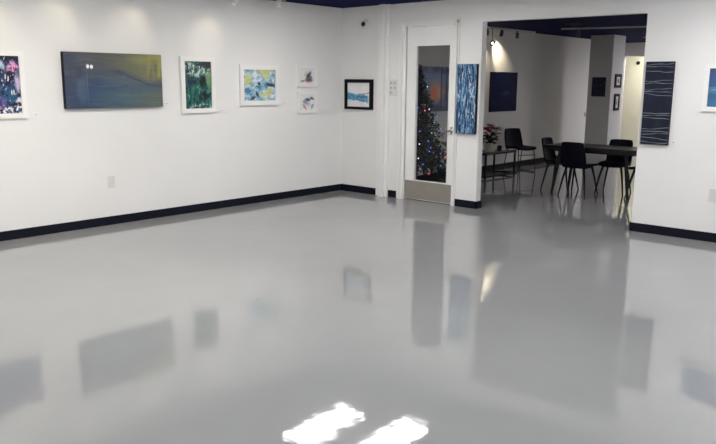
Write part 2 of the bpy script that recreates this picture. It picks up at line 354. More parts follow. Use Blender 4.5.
def add_sheet(bm, fn, nu, nv, th):
    """a curved board: fn(u,v) -> (point, normal), u,v in 0..1"""
    A = [[None]*(nv+1) for _ in range(nu+1)]; B = [[None]*(nv+1) for _ in range(nu+1)]
    for i in range(nu+1):
        for j in range(nv+1):
            u, v = i/nu, j/nv; e = 1e-3
            p = Vector(fn(u, v)); du = Vector(fn(min(u+e,1), v)) - Vector(fn(max(u-e,0), v)); dv = Vector(fn(u, min(v+e,1))) - Vector(fn(u, max(v-e,0)))
            n = du.cross(dv).normalized()
            A[i][j] = bm.verts.new(p + n*th/2); B[i][j] = bm.verts.new(p - n*th/2)
    for i in range(nu):
        for j in range(nv):
            bm.faces.new((A[i][j], A[i+1][j], A[i+1][j+1], A[i][j+1])); bm.faces.new((B[i][j], B[i][j+1], B[i+1][j+1], B[i+1][j]))
    for i in range(nu):
        bm.faces.new((A[i][0], B[i][0], B[i+1][0], A[i+1][0])); bm.faces.new((A[i][nv], A[i+1][nv], B[i+1][nv], B[i][nv]))
    for j in range(nv):
        bm.faces.new((A[0][j], A[0][j+1], B[0][j+1], B[0][j])); bm.faces.new((A[nu][j], B[nu][j], B[nu][j+1], A[nu][j+1]))
def add_leaf(bm, p, d, up, ln, wd):
    d = Vector(d).normalized(); s = d.cross(Vector(up))
    if s.length < 1e-3: s = d.cross(Vector((1, 0, 0)))
    s.normalize(); n = s.cross(d)
    p = Vector(p)
    a = bm.verts.new(p); b = bm.verts.new(p + d*ln*.5 + s*wd*.5 + n*ln*.06); c = bm.verts.new(p + d*ln); e = bm.verts.new(p + d*ln*.5 - s*wd*.5 + n*ln*.06)
    m = bm.verts.new(p + d*ln*.5)
    bm.faces.new((a, b, m)); bm.faces.new((b, c, m)); bm.faces.new((c, e, m)); bm.faces.new((e, a, m))

def build(name, bm, mats, parent=None, smooth=False, loc=(0,0,0), rz=0.0, uvbox=None):
    bmesh.ops.recalc_face_normals(bm, faces=bm.faces[:])
    me = bpy.data.meshes.new(name)
    if uvbox:
        x0, x1, z0, z1 = uvbox; uvl = bm.loops.layers.uv.new('UVMap')
        for f in bm.faces:
            for lp in f.loops: lp[uvl].uv = ((lp.vert.co.x-x0)/(x1-x0), (lp.vert.co.z-z0)/(z1-z0))
    bm.to_mesh(me); bm.free()
    for m in (mats if isinstance(mats, (list, tuple)) else [mats]): me.materials.append(m)
    if smooth:
        for p in me.polygons: p.use_smooth = True
        try: me.set_sharp_from_angle(angle=math.radians(40))
        except Exception: pass
    o = bpy.data.objects.new(name, me); col.objects.link(o)
    o.location = loc; o.rotation_euler = (0, 0, rz)
    if parent: o.parent = parent
    return o
def tag(o, label, cat, group=None):
    o['label'] = label; o['category'] = cat
    if group: o['group'] = group
    return o
def thing(name, label, cat, loc, rz=0.0, group=None):
    o = bpy.data.objects.new(name, None); col.objects.link(o); o.empty_display_size = 0.1
    o.location = loc; o.rotation_euler = (0, 0, rz)
    return tag(o, label, cat, group)
def struct(name, bm, mat, label=None, parent=None):
    o = build(name, bm, mat, parent)
    o['kind'] = 'structure'
    if label: o['label'] = label
    return o
def boxes(*bs, bev=0.0):
    bm = bmesh.new()
    for b in bs: add_box(bm, *b, bev=bev)
    return bm
def dup(root, loc, rz, label):
    r = root.copy(); col.objects.link(r); r.location = loc; r.rotation_euler = (0, 0, rz); r['label'] = label
    for ch in root.children:
        c = ch.copy(); col.objects.link(c); c.parent = r
        for g in ch.children:
            d = g.copy(); col.objects.link(d); d.parent = c
    return r

# ------------------------------------------------------------------ the setting
XM, YM = -3.5, -4.0                         # near ends of the gallery, behind the camera
XE, XC = 16.3, 17.7                         # header over the corridor, corridor end wall
struct('floor', boxes((XM-.1, XC+.1, YM-.1, 8.4, -0.1, 0)), M['floor'], 'glossy grey epoxy floor running through both rooms')
struct('ceiling', boxes((XM-.1, F+WT, YM-.1, L+.1, ZC, ZC+.1)), M['ceiling'], 'navy painted gallery ceiling')
struct('ceiling.001', boxes((F+WT, XC+.1, 0.0, 8.4, ZB, ZB+.1)), M['ceiling'], 'navy painted ceiling of the back room')
struct('wall_left', boxes((XM-.1, F+WT, L, L+.1, 0, ZC)), M['wall'], 'long white gallery wall with pictures')
O0, O1, OZ = 4.785, 2.894, 2.179            # wide opening: left jamb, right jamb, head
D0, D1, DZ = 5.90, 5.125, 2.175             # door hole
struct('wall_far', boxes((F, F+WT, D0, L, 0, ZC), (F, F+WT, D1, D0, DZ, ZC), (F, F+WT, O0, D1, 0, ZC),
                         (F, F+WT, O1, O0, OZ, ZC), (F, F+WT, YM-.1, O1, 0, ZC)), M['wall'], 'white far wall with glass door and wide opening')
struct('wall_right', boxes((XM-.1, F, YM-.1, YM, 0, ZC)), M['wall'])
struct('wall_near', boxes((XM-.1, XM, YM, L, 0, ZC)), M['wall'])
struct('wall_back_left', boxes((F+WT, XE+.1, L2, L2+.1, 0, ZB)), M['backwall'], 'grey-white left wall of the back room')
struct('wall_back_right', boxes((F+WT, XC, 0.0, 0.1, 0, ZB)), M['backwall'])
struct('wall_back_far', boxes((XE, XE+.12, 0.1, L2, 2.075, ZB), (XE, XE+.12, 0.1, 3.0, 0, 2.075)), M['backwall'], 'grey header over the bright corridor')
struct('wall_corridor', boxes((XC, XC+.1, 0.1, 8.3, 0, ZB), (XE+.1, XC+.1, 8.3, 8.4, 0, ZB)), M['cream'], 'cream corridor end wall')
# square column in the back room
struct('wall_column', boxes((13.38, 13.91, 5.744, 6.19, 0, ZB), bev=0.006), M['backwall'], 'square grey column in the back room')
HB, TB = 0.089, 0.012
struct('baseboard_left', boxes((XM, F, L-TB, L, 0, HB), bev=0.003), M['base'], 'black baseboard under the long white wall')
struct('baseboard_far', boxes((F-TB, F, 6.345, L-TB, 0, HB), (F-TB, F, 6.012, 6.14, 0, HB),
                              (F-TB, F, O0-.012, 5.085, 0, HB), (F-TB, F+WT+TB, O0-.012, O0, 0, HB)), M['base'], 'black baseboard pieces along the door wall')
struct('baseboard_right', boxes((F-TB, F, YM, O1, 0, HB), (F-TB, F+WT+TB, O1, O1+.012, 0, HB)), M['base'], 'black baseboard right of the opening')
struct('baseboard_back', boxes((F+WT, 13.9, L2-TB, L2, 0, 0.1)), M['base'], 'black baseboard of the back room')
# pilaster left of the door, and the door casing
bm = boxes((F-.03, F, 6.27, 6.34, 0, ZC), (F-.075, F, 6.195, 6.27, 0, ZC), (F-.03, F, 6.145, 6.195, 0, ZC))
struct('trim_1', bm, M['trim'], 'white vertical boxed trim left of the door')
bm = bmesh.new()
for (a, b, d) in ((5.995, 5.955, .022), (5.955, 5.925, .05), (5.925, 5.885, .016)):
    add_box(bm, F-d, F, b, a, 0, 2.229 - (5.995-a))
for (a, b, d) in ((5.085, 5.10, .022), (5.10, 5.115, .05), (5.115, 5.14, .016)):
    add_box(bm, F-d, F, a, b, 0, 2.229 - (a-5.085))
for (z1, z0, d) in ((2.229, 2.205, .022), (2.205, 2.185, .05), (2.185, 2.163, .016)):
    add_box(bm, F-d, F, 5.10, 5.985, z0, z1)
struct('trim_2', bm, M['trim'], 'white moulded casing around the glass door')
# ---- the glass door: local frame of a thing on the far wall: x to the viewer's right, -y into the gallery
FR = -PI/2
door = thing('door_1', 'white door with one tall glass pane and steel kick plate', 'door', (F, 5.512, 0.0), FR)
door['kind'] = 'structure'
W2 = 0.371
G = (-.221, .279, .26, 1.928)               # glass in leaf coordinates (x0,x1,z0,z1)
LY = (.012, .052)                           # the leaf sits just inside the wall face
bm = bmesh.new()
add_box(bm, -W2, G[0], LY[0], LY[1], .012, 2.162); add_box(bm, G[1], W2, LY[0], LY[1], .012, 2.162)
add_box(bm, G[0], G[1], LY[0], LY[1], .012, G[2]); add_box(bm, G[0], G[1], LY[0], LY[1], G[3], 2.162)
build('door_leaf', bm, M['door'], door)
gb = .012
bm = boxes((G[0]-gb, G[0], LY[0]-.006, LY[0], G[2], G[3]), (G[1], G[1]+gb, LY[0]-.006, LY[0], G[2], G[3]), (G[0]-gb, G[1]+gb, LY[0]-.006, LY[0], G[3], G[3]+gb))
build('glazing_bead', bm, M['door'], door)
build('glass_pane', boxes((G[0], G[1], .029, .035, G[2], G[3])), M['glass'], door)
build('kick_plate', boxes((-W2+.004, W2-.004, LY[0]-.004, LY[0], .02, .25), bev=.001), M['steel'], door)
bm = bmesh.new(); add_lathe(bm, [(.026, 0), (.026, -.008), (.022, -.012), (.011, -.014), (.011, -.04)], 18, (.335, LY[0], .91), 'y')
hd = build('door_handle', bm, M['chrome'], door, True)
bm = bmesh.new(); add_tube(bm, [(.335, LY[0]-.036, .91), (.31, LY[0]-.042, .911), (.25, LY[0]-.038, .909)], [.011, .010, .008], 10)
build('lever', bm, M['chrome'], hd, True)
build('latch_plate', boxes((.318, .352, LY[0]-.003, LY[0], .865, .96), bev=.001), M['chrome'], door)
for x in (-.27, -.1):
    bm = bmesh.new(); add_tube(bm, [(x, LY[0]-.012, 2.15), (x, LY[0]-.012, 2.168)], .01, 10); build('top_pin', bm, M['trim'], door, True)

# ------------------------------------------------------------------ pictures on the walls
def wall_frame(wall):
    if wall == 'left': return lambda a, z: ((a, L, z), 0.0)
    if wall == 'far': return lambda a, z: ((F, a, z), FR)
    if wall == 'backleft': return lambda a, z: ((a, L2, z), 0.0)
    if wall == 'column_front': return lambda a, z: ((13.38, a, z), FR)
    if wall == 'column_side': return lambda a, z: ((a, 5.744, z), 0.0)
def seat(wall, a, z0, w, h, d):
    """sizes were taken along the wall face; bring them to the picture's front, d before the wall"""
    W = {'left': L, 'far': F, 'backleft': L2, 'column_front': 13.38, 'column_side': 5.744}[wall]
    k = (W - d)/W
    t = d*abs(a)/W                          # the side that shows beside the front
    w -= t; a += t/2
    return a*k, 1.5 + (z0 - 1.5)*k, w*k, h*k
def framed(wall, a, z0, w, h, border, depth, fmat, art, label, name='framed_painting', mat=None, group=None, bb=None):
    a, z0, w, h = seat(wall, a, z0, w, h, depth)
    loc, rz = wall_frame(wall)(a, z0)
    t = thing(name, label, 'picture', loc, rz, group)
    bb = bb or border
    x0, x1 = -w/2, w/2
    bm = bmesh.new()
    add_box(bm, x0, x0+border, -depth, 0, 0, h); add_box(bm, x1-border, x1, -depth, 0, 0, h)
    add_box(bm, x0+border, x1-border, -depth, 0, 0, bb); add_box(bm, x0+border, x1-border, -depth, 0, h-border, h)
    build('frame', bm, fmat, t)
    i = (x0+border, x1-border, bb, h-border)
    if mat:
        build('mat_board', boxes((i[0], i[1], -depth*.55, -.002, i[2], i[3])), M['paper'], t)
        i = (i[0]+mat, i[1]-mat, i[2]+mat, i[3]-mat)
        bm = boxes((i[0], i[1], -depth*.55-.003, -depth*.55, i[2], i[3]))
    else:
        bm = boxes((i[0], i[1], -depth*.6, -.002, i[2], i[3]))
    build('artwork', bm, art, t, uvbox=i)
    return t
def canvas(wall, a, z0, w, h, depth, edge, art, label):
    a, z0, w, h = seat(wall, a, z0, w, h, depth)
    loc, rz = wall_frame(wall)(a, z0)
    t = thing('canvas_painting', label, 'picture', loc, rz)
    x0, x1 = -w/2, w/2
    build('stretched_edge', boxes((x0, x1, -depth, .0006, 0, h), bev=.004), edge, t)
    build('painted_face', boxes((x0+.002, x1-.002, -depth-.002, -depth, .002, h-.002)), art, t, uvbox=(x0, x1, 0, h))
    return t
dark_edge = paint('navy painted canvas edge', rgb(14, 17, 30), 0.6, 0.2, 0.05, 8)
framed('left', 2.645, 1.132, 1.05, .612, .045, .03, M['frame_white'], art_city(), 'white framed navy, pink and white abstract, cut by the left of the photo')
canvas('left', 4.088, 1.208, 1.13, .548, .05, dark_edge, art_field(), 'large unframed landscape canvas, blue-grey fading to yellow-green')
framed('left', 5.122, 1.127, .484, .622, .05, .03, M['frame_white'], art_forest(), 'white framed upright painting all in dark greens')
framed('left', 6.027, 1.196, .64, .482, .056, .03, M['frame_white'], art_pond(), 'white framed light blue and yellow abstract')
framed('left', 6.836, 1.416, .37, .272, .022, .025, M['frame_white'], art_splash('upper'), 'upper of two small white framed splash drawings', mat=.012, group=None)
framed('left', 6.838, 1.077, .37, .276, .022, .025, M['frame_white'], art_splash('lower'), 'lower of two small white framed splash drawings', mat=.012)
framed('far', 6.682, 1.122, .522, .398, .045, .035, M['frame_black'], art_wave(), 'black framed white picture with a blue wave band, left of the door', bb=.036)
canvas('far', 4.962, .886, .302, .818, .045, dark_edge, art_rain(), 'tall narrow canvas streaked blue and white, right of the door')
canvas('far', 2.728, .897, .286, .812, .035, dark_edge, art_lines(), 'tall dark slate canvas with thin pale lines, right of the opening')
framed('far', 1.985, 1.243, .65, .44, .042, .03, M['frame_white'], art_sea(), 'white framed blue seascape cut by the right of the photo')
canvas('backleft', 11.275, 1.001, .91, .664, .03, dark_edge, art_navy(), 'plain deep navy canvas under a lit spot in the back room')
canvas('backleft', 9.15, 1.05, 1.3, .67, .03, dark_edge, art_reflection(), 'added slate blue and orange canvas painted like a window reflection, seen through the door glass behind the tree')  # added canvas standing in for the window reflection in the door glass
canvas('column_front', 5.978, 1.25, .27, .35, .02, dark_edge, art_dark_grid(), 'dark square print on the shaded face of the column')
framed('column_side', 13.69, 1.41, .32, .25, .05, .02, M['frame_black'], art_figure('pale print with a grey figure', 2), 'upper small black framed print on the lit side of the column', mat=.02)
framed('column_side', 13.69, .99, .27, .31, .05, .02, M['frame_black'], art_figure('pale print with a tall grey shape', 3), 'lower small black framed print on the lit side of the column', mat=.02)

# small title cards beside the pictures
def card(wall, a, z, label):
    loc, rz = wall_frame(wall)(a, z)
    t = thing('title_card', label, 'label', loc, rz, 'title cards beside the pictures')
    build('card', boxes((-.03, .03, -.004, .003, -.02, .02)), M['paper'], t)
    build('printed_mark', boxes((-.004, .022, -.005, -.004, -.009, -.001)), M['rail'], t)
for w, a, z, lb in (('left', 3.235, 1.165, 'small white title card right of the navy and pink abstract'),
                    ('left', 4.69, 1.245, 'small white title card right of the large landscape canvas'),
                    ('left', 5.43, 1.153, 'small white title card right of the green painting'),
                    ('left', 6.405, 1.226, 'small white title card right of the blue and yellow abstract'),
                    ('left', 7.06, 1.467, 'small white title card right of the upper splash drawing'),
                    ('left', 7.06, 1.129, 'small white title card right of the lower splash drawing'),
                    ('far', 6.36, 1.139, 'small white title card right of the blue wave picture'),
                    ('far', 4.85, .842, 'small white title card under the tall streaked blue canvas'),
                    ('far', 2.548, .935, 'small white title card right of the dark lined canvas')):
    card(w, a, z, lb)

# power outlets, switches, sensor
def outlet(wall, a, z, label):
    loc, rz = wall_frame(wall)(a, z)
    t = thing('power_outlet', label, 'outlet', loc, rz)
    build('cover_plate', boxes((-.038, .038, -.008, 0, 0, .122), bev=.003), M['plastic'], t)
    for zz in (.022, .068):
        s = build('socket', boxes((-.02, .02, -.0105, -.008, zz, zz+.034), bev=.001), M['plastic'], t)
        for xx in (-.009, .005): build('slot', boxes((xx, xx+.004, -.0112, -.0105, zz+.012, zz+.024)), M['sheet'], s)
outlet('left', 3.989, .386, 'white power outlet low on the long left wall')
outlet('far', 2.13, .39, 'white power outlet low on the wall right of the opening')
t = thing('switch_plate', 'white plate with five small buttons left of the door casing', 'switch', (F, 6.085, 1.31), FR)
build('cover_plate', boxes((-.058, .062, -.01, 0, 0, .21), bev=.003), M['plastic'], t)
for x, z in ((-.03, .165), (.022, .165), (-.028, .105), (.026, .105), (-.034, .045)):
    bm = bmesh.new(); add_lathe(bm, [(.014, 0), (.014, -.005), (.010, -.007)], 14, (x, -.01, z), 'y'); build('button', bm, M['slot'], t, True)
t = thing('light_switch', 'small dark-edged switch at the end of the back room left wall', 'switch', (14.5, L2, .81), 0)
build('cover_plate', boxes((-.035, .035, -.008, 0, 0, .1), bev=.002), M['slot'], t); build('toggle', boxes((-.012, .012, -.014, -.008, .03, .07)), M['black_plastic'], t)
t = thing('security_camera', 'white wall sensor with a black dome lens near the corner, high up', 'camera', (F, 6.573, 2.225), FR)
bm = bmesh.new(); add_lathe(bm, [(.06, .003), (.06, -.018), (.052, -.03), (.03, -.034)], 24, (0, 0, 0), 'y'); build('base', bm, M['plastic'], t, True)
bm = bmesh.new(); add_lathe(bm, [(.031, -.03), (.031, -.04), (.026, -.050), (.015, -.056), (.003, -.058)], 20, (-.006, 0, 0), 'y'); build('dome', bm, M['black_plastic'], t, True)
t = thing('wall_sensor', 'small black round sensor high on the cream corridor wall', 'sensor', (XC, 6.97, 1.965), FR)
bm = bmesh.new(); add_lathe(bm, [(.042, 0), (.042, -.03), (.03, -.05), (.012, -.06)], 18, (0, 0, 0), 'y'); build('body', bm, M['black_plastic'], t, True)
bm = bmesh.new(); add_lathe(bm, [(.012, -.06), (.012, -.066), (.005, -.07)], 12, (0, 0, 0), 'y'); build('eye', bm, M['chair_leg'], t, True)

# ------------------------------------------------------------------ lamps
def ceiling_panel(x, y, z, lx, ly, mat, label, group=None):
    t = thing('ceiling_light', label, 'lamp', (x, y, z), 0, group)
    f = .02
    build('housing', boxes((-lx/2-f, -lx/2, -ly/2-f, ly/2+f, -.03, 0), (lx/2, lx/2+f, -ly/2-f, ly/2+f, -.03, 0),
                           (-lx/2, lx/2, -ly/2-f, -ly/2, -.03, 0), (-lx/2, lx/2, ly/2, ly/2+f, -.03, 0), (-lx/2, lx/2, -ly/2, ly/2, -.012, 0)), M['spot_white'], t)
    build('diffuser', boxes((-lx/2+.01, lx/2-.01, -ly/2+.01, ly/2-.01, -.06, -.012), bev=.012), mat, t)
    return t
rows = [(5.70, 5.57, 'lit ceiling panel nearest the room corner, mirrored as the left white streak on the floor'),
        (5.94, 4.80, 'lit ceiling panel before the glass door, mirrored as the right white streak on the floor')]
for x, y, lb in rows: ceiling_panel(x, y, ZC, 1.0, .36, M['panel_low'], lb, 'lit panels on the gallery ceiling')
for x, y in ((3.0, 5.3), (0.3, 5.3), (3.0, 3.2), (6.1, 1.9), (3.2, .6), (5.9, -.8), (.3, 2.4), (.3, -.6), (3.2, -2.4)):
    ceiling_panel(x, y, ZC, 1.1, .36, M['panel_left' if y > 5 else 'panel'], 'lit ceiling panel above the gallery, outside the photo', 'lit panels on the gallery ceiling')
ceiling_panel(10.2, 1.5, ZB, 1.0, .34, M['panel_fill'], 'added fill panel on the back room ceiling, out of view')  # unseen panel added to lift the light on the back room walls
ceiling_panel(15.35, 4.2, ZB, .8, .4, M['panel_side'], 'ceiling panel in the hidden right end of the back room')
ceiling_panel(17.0, 6.2, ZB, .4, 1.2, M['panel_warm'], 'warm ceiling panel of the cream corridor')

def rail(name, label, p0, p1, mat):
    bm = bmesh.new(); v = Vector(p1) - Vector(p0)
    t = thing(name, label, 'light rail', p0, math.atan2(v.y, v.x))
    n = v.length
    build('rail_body', boxes((0, n, -.013, .013, -.026, 0), bev=.003), mat, t)
    build('end_cap', boxes((n, n+.012, -.015, .015, -.028, .0), bev=.002), mat, t)
    build('end_cap', boxes((-.012, 0, -.015, .015, -.028, .0), bev=.002), mat, t)
rail('track_rail', 'pale lighting rail along the top of the long left wall', (1.0, 6.695, ZC), (6.17, 6.695, ZC), M['rail'])
rail('track_rail', 'pale lighting rail along the left wall of the back room', (9.5, 6.515, ZB), (11.85, 6.515, ZB), M['rail'])
rail('track_rail', 'pale lighting rail crossing the back room in front of the column', (11.35, 5.75, ZB), (11.7, 4.3, ZB), M['rail'])

def spot_head(loc, aim, mat, label, lit, group, ln=.085, r=.03, power=0, ang=50, color=(1, .86, .62)):
    """loc: rail underside; aim: point the lamp looks at"""
    t = thing('track_spotlight', label, 'lamp', loc, 0, group)
    bm = bmesh.new(); add_box(bm, -.03, .03, -.014, .014, -.012, .0, .003); add_tube(bm, [(0, 0, -.012), (0, 0, -.035)], .006, 8)
    build('adapter', bm, mat, t)
    c = Vector((0, 0, -.035)); d = (Vector(aim) - (Vector(loc) + c)).normalized()
    bm = bmesh.new(); p0 = c - d*.012; p1 = c + d*(ln - .012)
    add_tube(bm, [p0, p0 + d*.01, p1], [r*.8, r, r], 18)
    build('head', bm, mat, t, True)
    bm = bmesh.new(); add_tube(bm, [p1 - d*.004, p1 + d*.002], [r*.85, r*.85], 18)
    build('lens', bm, (M['lens_soft'] if mat is M['spot_white'] else M['lens']) if lit else M['plastic'], t)
    if power:
        ld = bpy.data.lights.new('spot_beam', 'SPOT'); ld.energy = power; ld.spot_size = math.radians(ang); ld.spot_blend = .9
        ld.color = color; ld.shadow_soft_size = .02
        lo = bpy.data.objects.new('spot_beam', ld); col.objects.link(lo); lo.parent = t
        lo.location = p1 + d*.012; lo.rotation_euler = d.to_track_quat('-Z', 'Y').to_euler()
    return t
ZR = ZC - .03
gw = 'white spotlights on the left wall rail'
spot_head((6.09, 6.695, ZR), (6.09, 6.80, 1.2), M['spot_white'], 'white cylinder spotlight at the right end of the left wall rail', True, gw, ln=.05, power=1.2, ang=90)
spot_head((5.462, 6.695, ZR), (5.15, 6.985, 1.75), M['spot_white'], 'white cylinder spotlight above the blue and yellow abstract, second from the rail end', True, gw, power=2.8, ang=90)
spot_head((4.5, 6.695, ZR), (4.2, 6.985, 1.8), M['spot_white'], 'white spotlight above the large landscape canvas, outside the photo', True, gw, power=2.4, ang=95)
spot_head((3.7, 6.695, ZR), (3.4, 6.985, 1.8), M['spot_white'], 'white spotlight above the gap left of the landscape canvas, outside the photo', True, gw, power=2.4, ang=95)
spot_head((3.0, 6.695, ZR), (2.8, 6.985, 1.75), M['spot_white'], 'white spotlight above the navy and pink abstract, outside the photo', True, gw, power=2.4, ang=95)
ZQ = ZB - .03
gb_ = 'spotlights on the back room rails'
spot_head((10.78, 6.515, ZQ), (11.02, 6.735, 1.98), M['spot_grey'], 'dark spotlight on the back room rail, throwing the warm pool on the wall', True, gb_, power=44, ang=60)
spot_head((11.27, 6.515, ZQ), (11.5, 6.7, 1.2), M['spot_grey'], 'unlit dark spotlight right of the warm pool on the back room rail', False, gb_)
spot_head((10.33, 6.515, ZQ), (10.7, 6.735, 1.75), M['spot_grey'], 'dark spotlight just right of the opening jamb, glowing at the wall', True, gb_, power=18, ang=50)
spot_head((11.41, 5.5, ZQ), (11.6, 5.5, 1.2), M['spot_grey'], 'grey unlit spotlight in front of the column top', False, gb_)
spot_head((11.66, 4.5, ZQ), (11.55, 4.6, 1.2), M['spot_grey'], 'grey unlit spotlight at the right end of the crossing rail', False, gb_, ln=.12, r=.04)
# round lamp hanging lower, its lit face turned to the opening
t = thing('wall_spotlight', 'round lit lamp with a pale ring hanging beside the warm pool', 'lamp', (10.50, 6.515, ZB-.03))
bm = bmesh.new(); add_tube(bm, [(0, 0, 0), (0, 0, -.20)], .006, 8); build('stem', bm, M['spot_grey'], t)
d = Vector((-.62, -.70, -.35)).normalized(); c = Vector((0, 0, -.215))
bm = bmesh.new(); add_tube(bm, [c-d*.05, c-d*.02, c+d*.02], [.025, .04, .045], 20); build('head', bm, M['spot_grey'], t, True)
bm = bmesh.new(); add_tube(bm, [c+d*.02, c+d*.026], [.016, .016], 16); build('lens', bm, M['lens'], t)
# fixture on the back ceiling
t = thing('smoke_detector', 'pale elongated fixture on the navy ceiling behind the opening', 'ceiling fixture', (10.35, 5.05, ZB))
bm = bmesh.new(); add_lathe(bm, [(.05, 0), (.05, -.02), (.03, -.035)], 18); build('base', bm, M['spot_grey'], t, True)
bm = bmesh.new(); add_tube(bm, [(.02, -.09, -.03), (0, 0, -.04), (-.02, .13, -.022)], [.01, .02, .006], 12); build('arm', bm, M['spot_grey'], t, True)

# ------------------------------------------------------------------ back room furniture
def seat_fn(w, y0, y1, z):
    def fn(u, v):
        s = 2*u - 1; y = y0 + (y1-y0)*v
        ww = w*(1 - .10*(abs(2*v-1))**4)
        return (s*ww, y, z + .022*s*s + .03*max(0, v-.7)**2*10*.3 - .02*max(0, .2-v)*2)
    return fn
def back_fn(w, y0, y1, z0, z1):
    def fn(u, v):
        s = 2*u - 1
        ww = w*(1 - .13*v + .05*math.sin(PI*v) - .05*max(0, v-.85)**2*44)
        y = y0 + (y1-y0)*(v**.8) - .035*s*s
        return (s*ww, y, z0 + (z1-z0)*v - .006*max(0, abs(s)-.75)*4*(1 if v > .99 else 0))
    return fn
def make_chair(label, loc, rz):
    t = thing('dining_chair', label, 'chair', loc, rz, 'chairs around the black table')
    bm = bmesh.new(); add_sheet(bm, seat_fn(.188, -.2, .19, .395), 10, 10, .03); build('seat', bm, M['chair'], t, True)
    bm = bmesh.new(); add_sheet(bm, back_fn(.172, .178, .272, .385, .725), 10, 10, .026); build('backrest', bm, M['chair'], t, True)
    for sx in (-1, 1):
        for sy, y0 in ((-1, -.12), (1, .13)):
            bm = bmesh.new(); add_tube(bm, [(sx*.12, y0, .385), (sx*.15, y0+sy*.028, .25), (sx*.19, .2*sy, 0)], [.017, .014, .009], 10)
            build('leg', bm, M['chair_leg'], t, True)
    bm = bmesh.new()
    for sx in (-1, 1): add_tube(bm, [(sx*.12, -.13, .375), (sx*.12, .14, .375)], .01, 8)
    for yy in (-.1, .11): add_tube(bm, [(-.13, yy, .375), (.13, yy, .375)], .01, 8)
    build('under_frame', bm, M['chair_leg'], t)
    return t
c1 = make_chair('dark chair at the left end of the black table, seen from its side', (9.72, 4.82, 0), .05)
dup(c1, (9.46, 4.42, 0), PI/2, 'dark chair with its back to us at the near side of the black table')
dup(c1, (9.93, 4.13, 0), -PI/2 + .12, 'dark chair behind the black table, its back showing over the top')
dup(c1, (9.72, 3.60, 0), PI, 'dark chair at the right end of the table, half hidden by the wall')

t = thing('dining_table', 'long black wooden table with splayed legs in the back room', 'table', (9.64, 4.24, 0))
build('tabletop', boxes((-.31, .31, -.68, .66, .605, .657), bev=.01), M['table'], t)
build('apron', boxes((-.25, .25, -.56, .54, .575, .606)), M['table'], t)
for sx in (-1, 1):
    for sy in (-1, 1):
        bm = bmesh.new(); add_tube(bm, [(sx*.2, sy*.45, .62), (sx*.25, sy*.535, 0)], [.03, .017], 12); build('leg', bm, M['table'], t, True)

# chair by the wall, on a bent rod sled
t = thing('side_chair', 'dark shell chair on thin bent rods against the back room wall', 'chair', (11.17, 6.30, 0), -.33)
bm = bmesh.new(); add_sheet(bm, seat_fn(.2, -.2, .17, .40), 10, 10, .03); build('seat', bm, M['chair'], t, True)
bm = bmesh.new(); add_sheet(bm, back_fn(.185, .165, .25, .39, .725), 10, 10, .026); build('backrest', bm, M['chair'], t, True)
for sx in (-1, 1):
    bm = bmesh.new(); add_tube(bm, [(sx*.17, -.15, .39), (sx*.185, -.19, .02), (sx*.185, -.18, .01), (sx*.185, .19, .01), (sx*.185, .2, .02), (sx*.16, .13, .39)], .008, 8)
    build('leg', bm, M['chair_leg'], t, True)
for p in ((.177, -.17, .30), (.165, .14, .36)):
    bm = bmesh.new(); add_tube(bm, [(-p[0], p[1], p[2]), p], .007, 8); build('stretcher', bm, M['chair_leg'], t, True)

# side table and the things on it
STX, STY, STZ = 10.33, 6.36, .405
t = thing('side_table', 'low black side table with rod legs and bottom rails beside the jamb', 'table', (STX, STY, 0), -.06)
build('tabletop', boxes((-.42, .42, -.22, .22, .375, STZ), bev=.006), M['table'], t)
for sx in (-1, 1):
    for sy in (-1, 1):
        bm = bmesh.new(); add_box(bm, sx*.4-.012, sx*.4+.012, sy*.2-.012, sy*.2+.012, 0, .375); build('leg', bm, M['chair_leg'], t)
    build('end_rail', boxes((sx*.4-.01, sx*.4+.01, -.19, .19, .02, .044)), M['chair_leg'], t)
for sy in (-1, 1): build('side_rail', boxes((-.388, .388, sy*.2-.01, sy*.2+.01, .02, .044)), M['chair_leg'], t)
t = thing('potted_poinsettia', 'red poinsettia in a pale wrapped pot on the low black table', 'plant', (10.26, 6.33, STZ))
bm = bmesh.new(); add_lathe(bm, [(.07, 0), (.078, .01), (.095, .12), (.102, .14), (.094, .142), (.088, .13)], 22); build('pot', bm, M['pot'], t, True)
bm = bmesh.new(); add_lathe(bm, [(.086, .118), (.05, .124), (.005, .125)], 18); build('soil', bm, M['soil'], t, True)
bm = bmesh.new()
for i in range(5):
    a = i*2*PI/5; add_tube(bm, [(.015*math.cos(a), .015*math.sin(a), .12), (.06*math.cos(a), .06*math.sin(a), .24), (.1*math.cos(a), .1*math.sin(a), .31)], [.006, .005, .003], 6)
build('stem', bm, M['leaf'], t)
bm = bmesh.new(); rr = random.Random(3)
for i in range(90):
    a = rr.uniform(0, 2*PI); h = rr.uniform(.15, .32); r = rr.uniform(.02, .09)
    add_leaf(bm, (r*math.cos(a), r*math.sin(a), h), (math.cos(a), math.sin(a), rr.uniform(-.7, .4)), (0, 0, 1), rr.uniform(.08, .13), rr.uniform(.05, .07))
o = build('leaves', bm, M['leaf'], t); o['kind'] = 'stuff'
bm = bmesh.new()
for i in range(7):
    ca = i*2*PI/6; cr = .11 if i < 6 else 0; cc = (cr*math.cos(ca), cr*math.sin(ca), .36 if i < 6 else .42)
    for j in range(9):
        a = j*2*PI/9 + rr.uniform(-.2, .2)
        add_leaf(bm, cc, (math.cos(a), math.sin(a), rr.uniform(-.35, .35)), (0, 0, 1), rr.uniform(.10, .15), .075)
o = build('bracts', bm, M['bract'], t); o['kind'] = 'stuff'
t = thing('mug', 'small black mug on the low table right of the poinsettia', 'cup', (10.47, 6.28, STZ))
bm = bmesh.new(); add_lathe(bm, [(.03, 0), (.036, .006), (.038, .085), (.034, .085), (.032, .02), (.004, .016)], 18); build('body', bm, M['cup'], t, True)
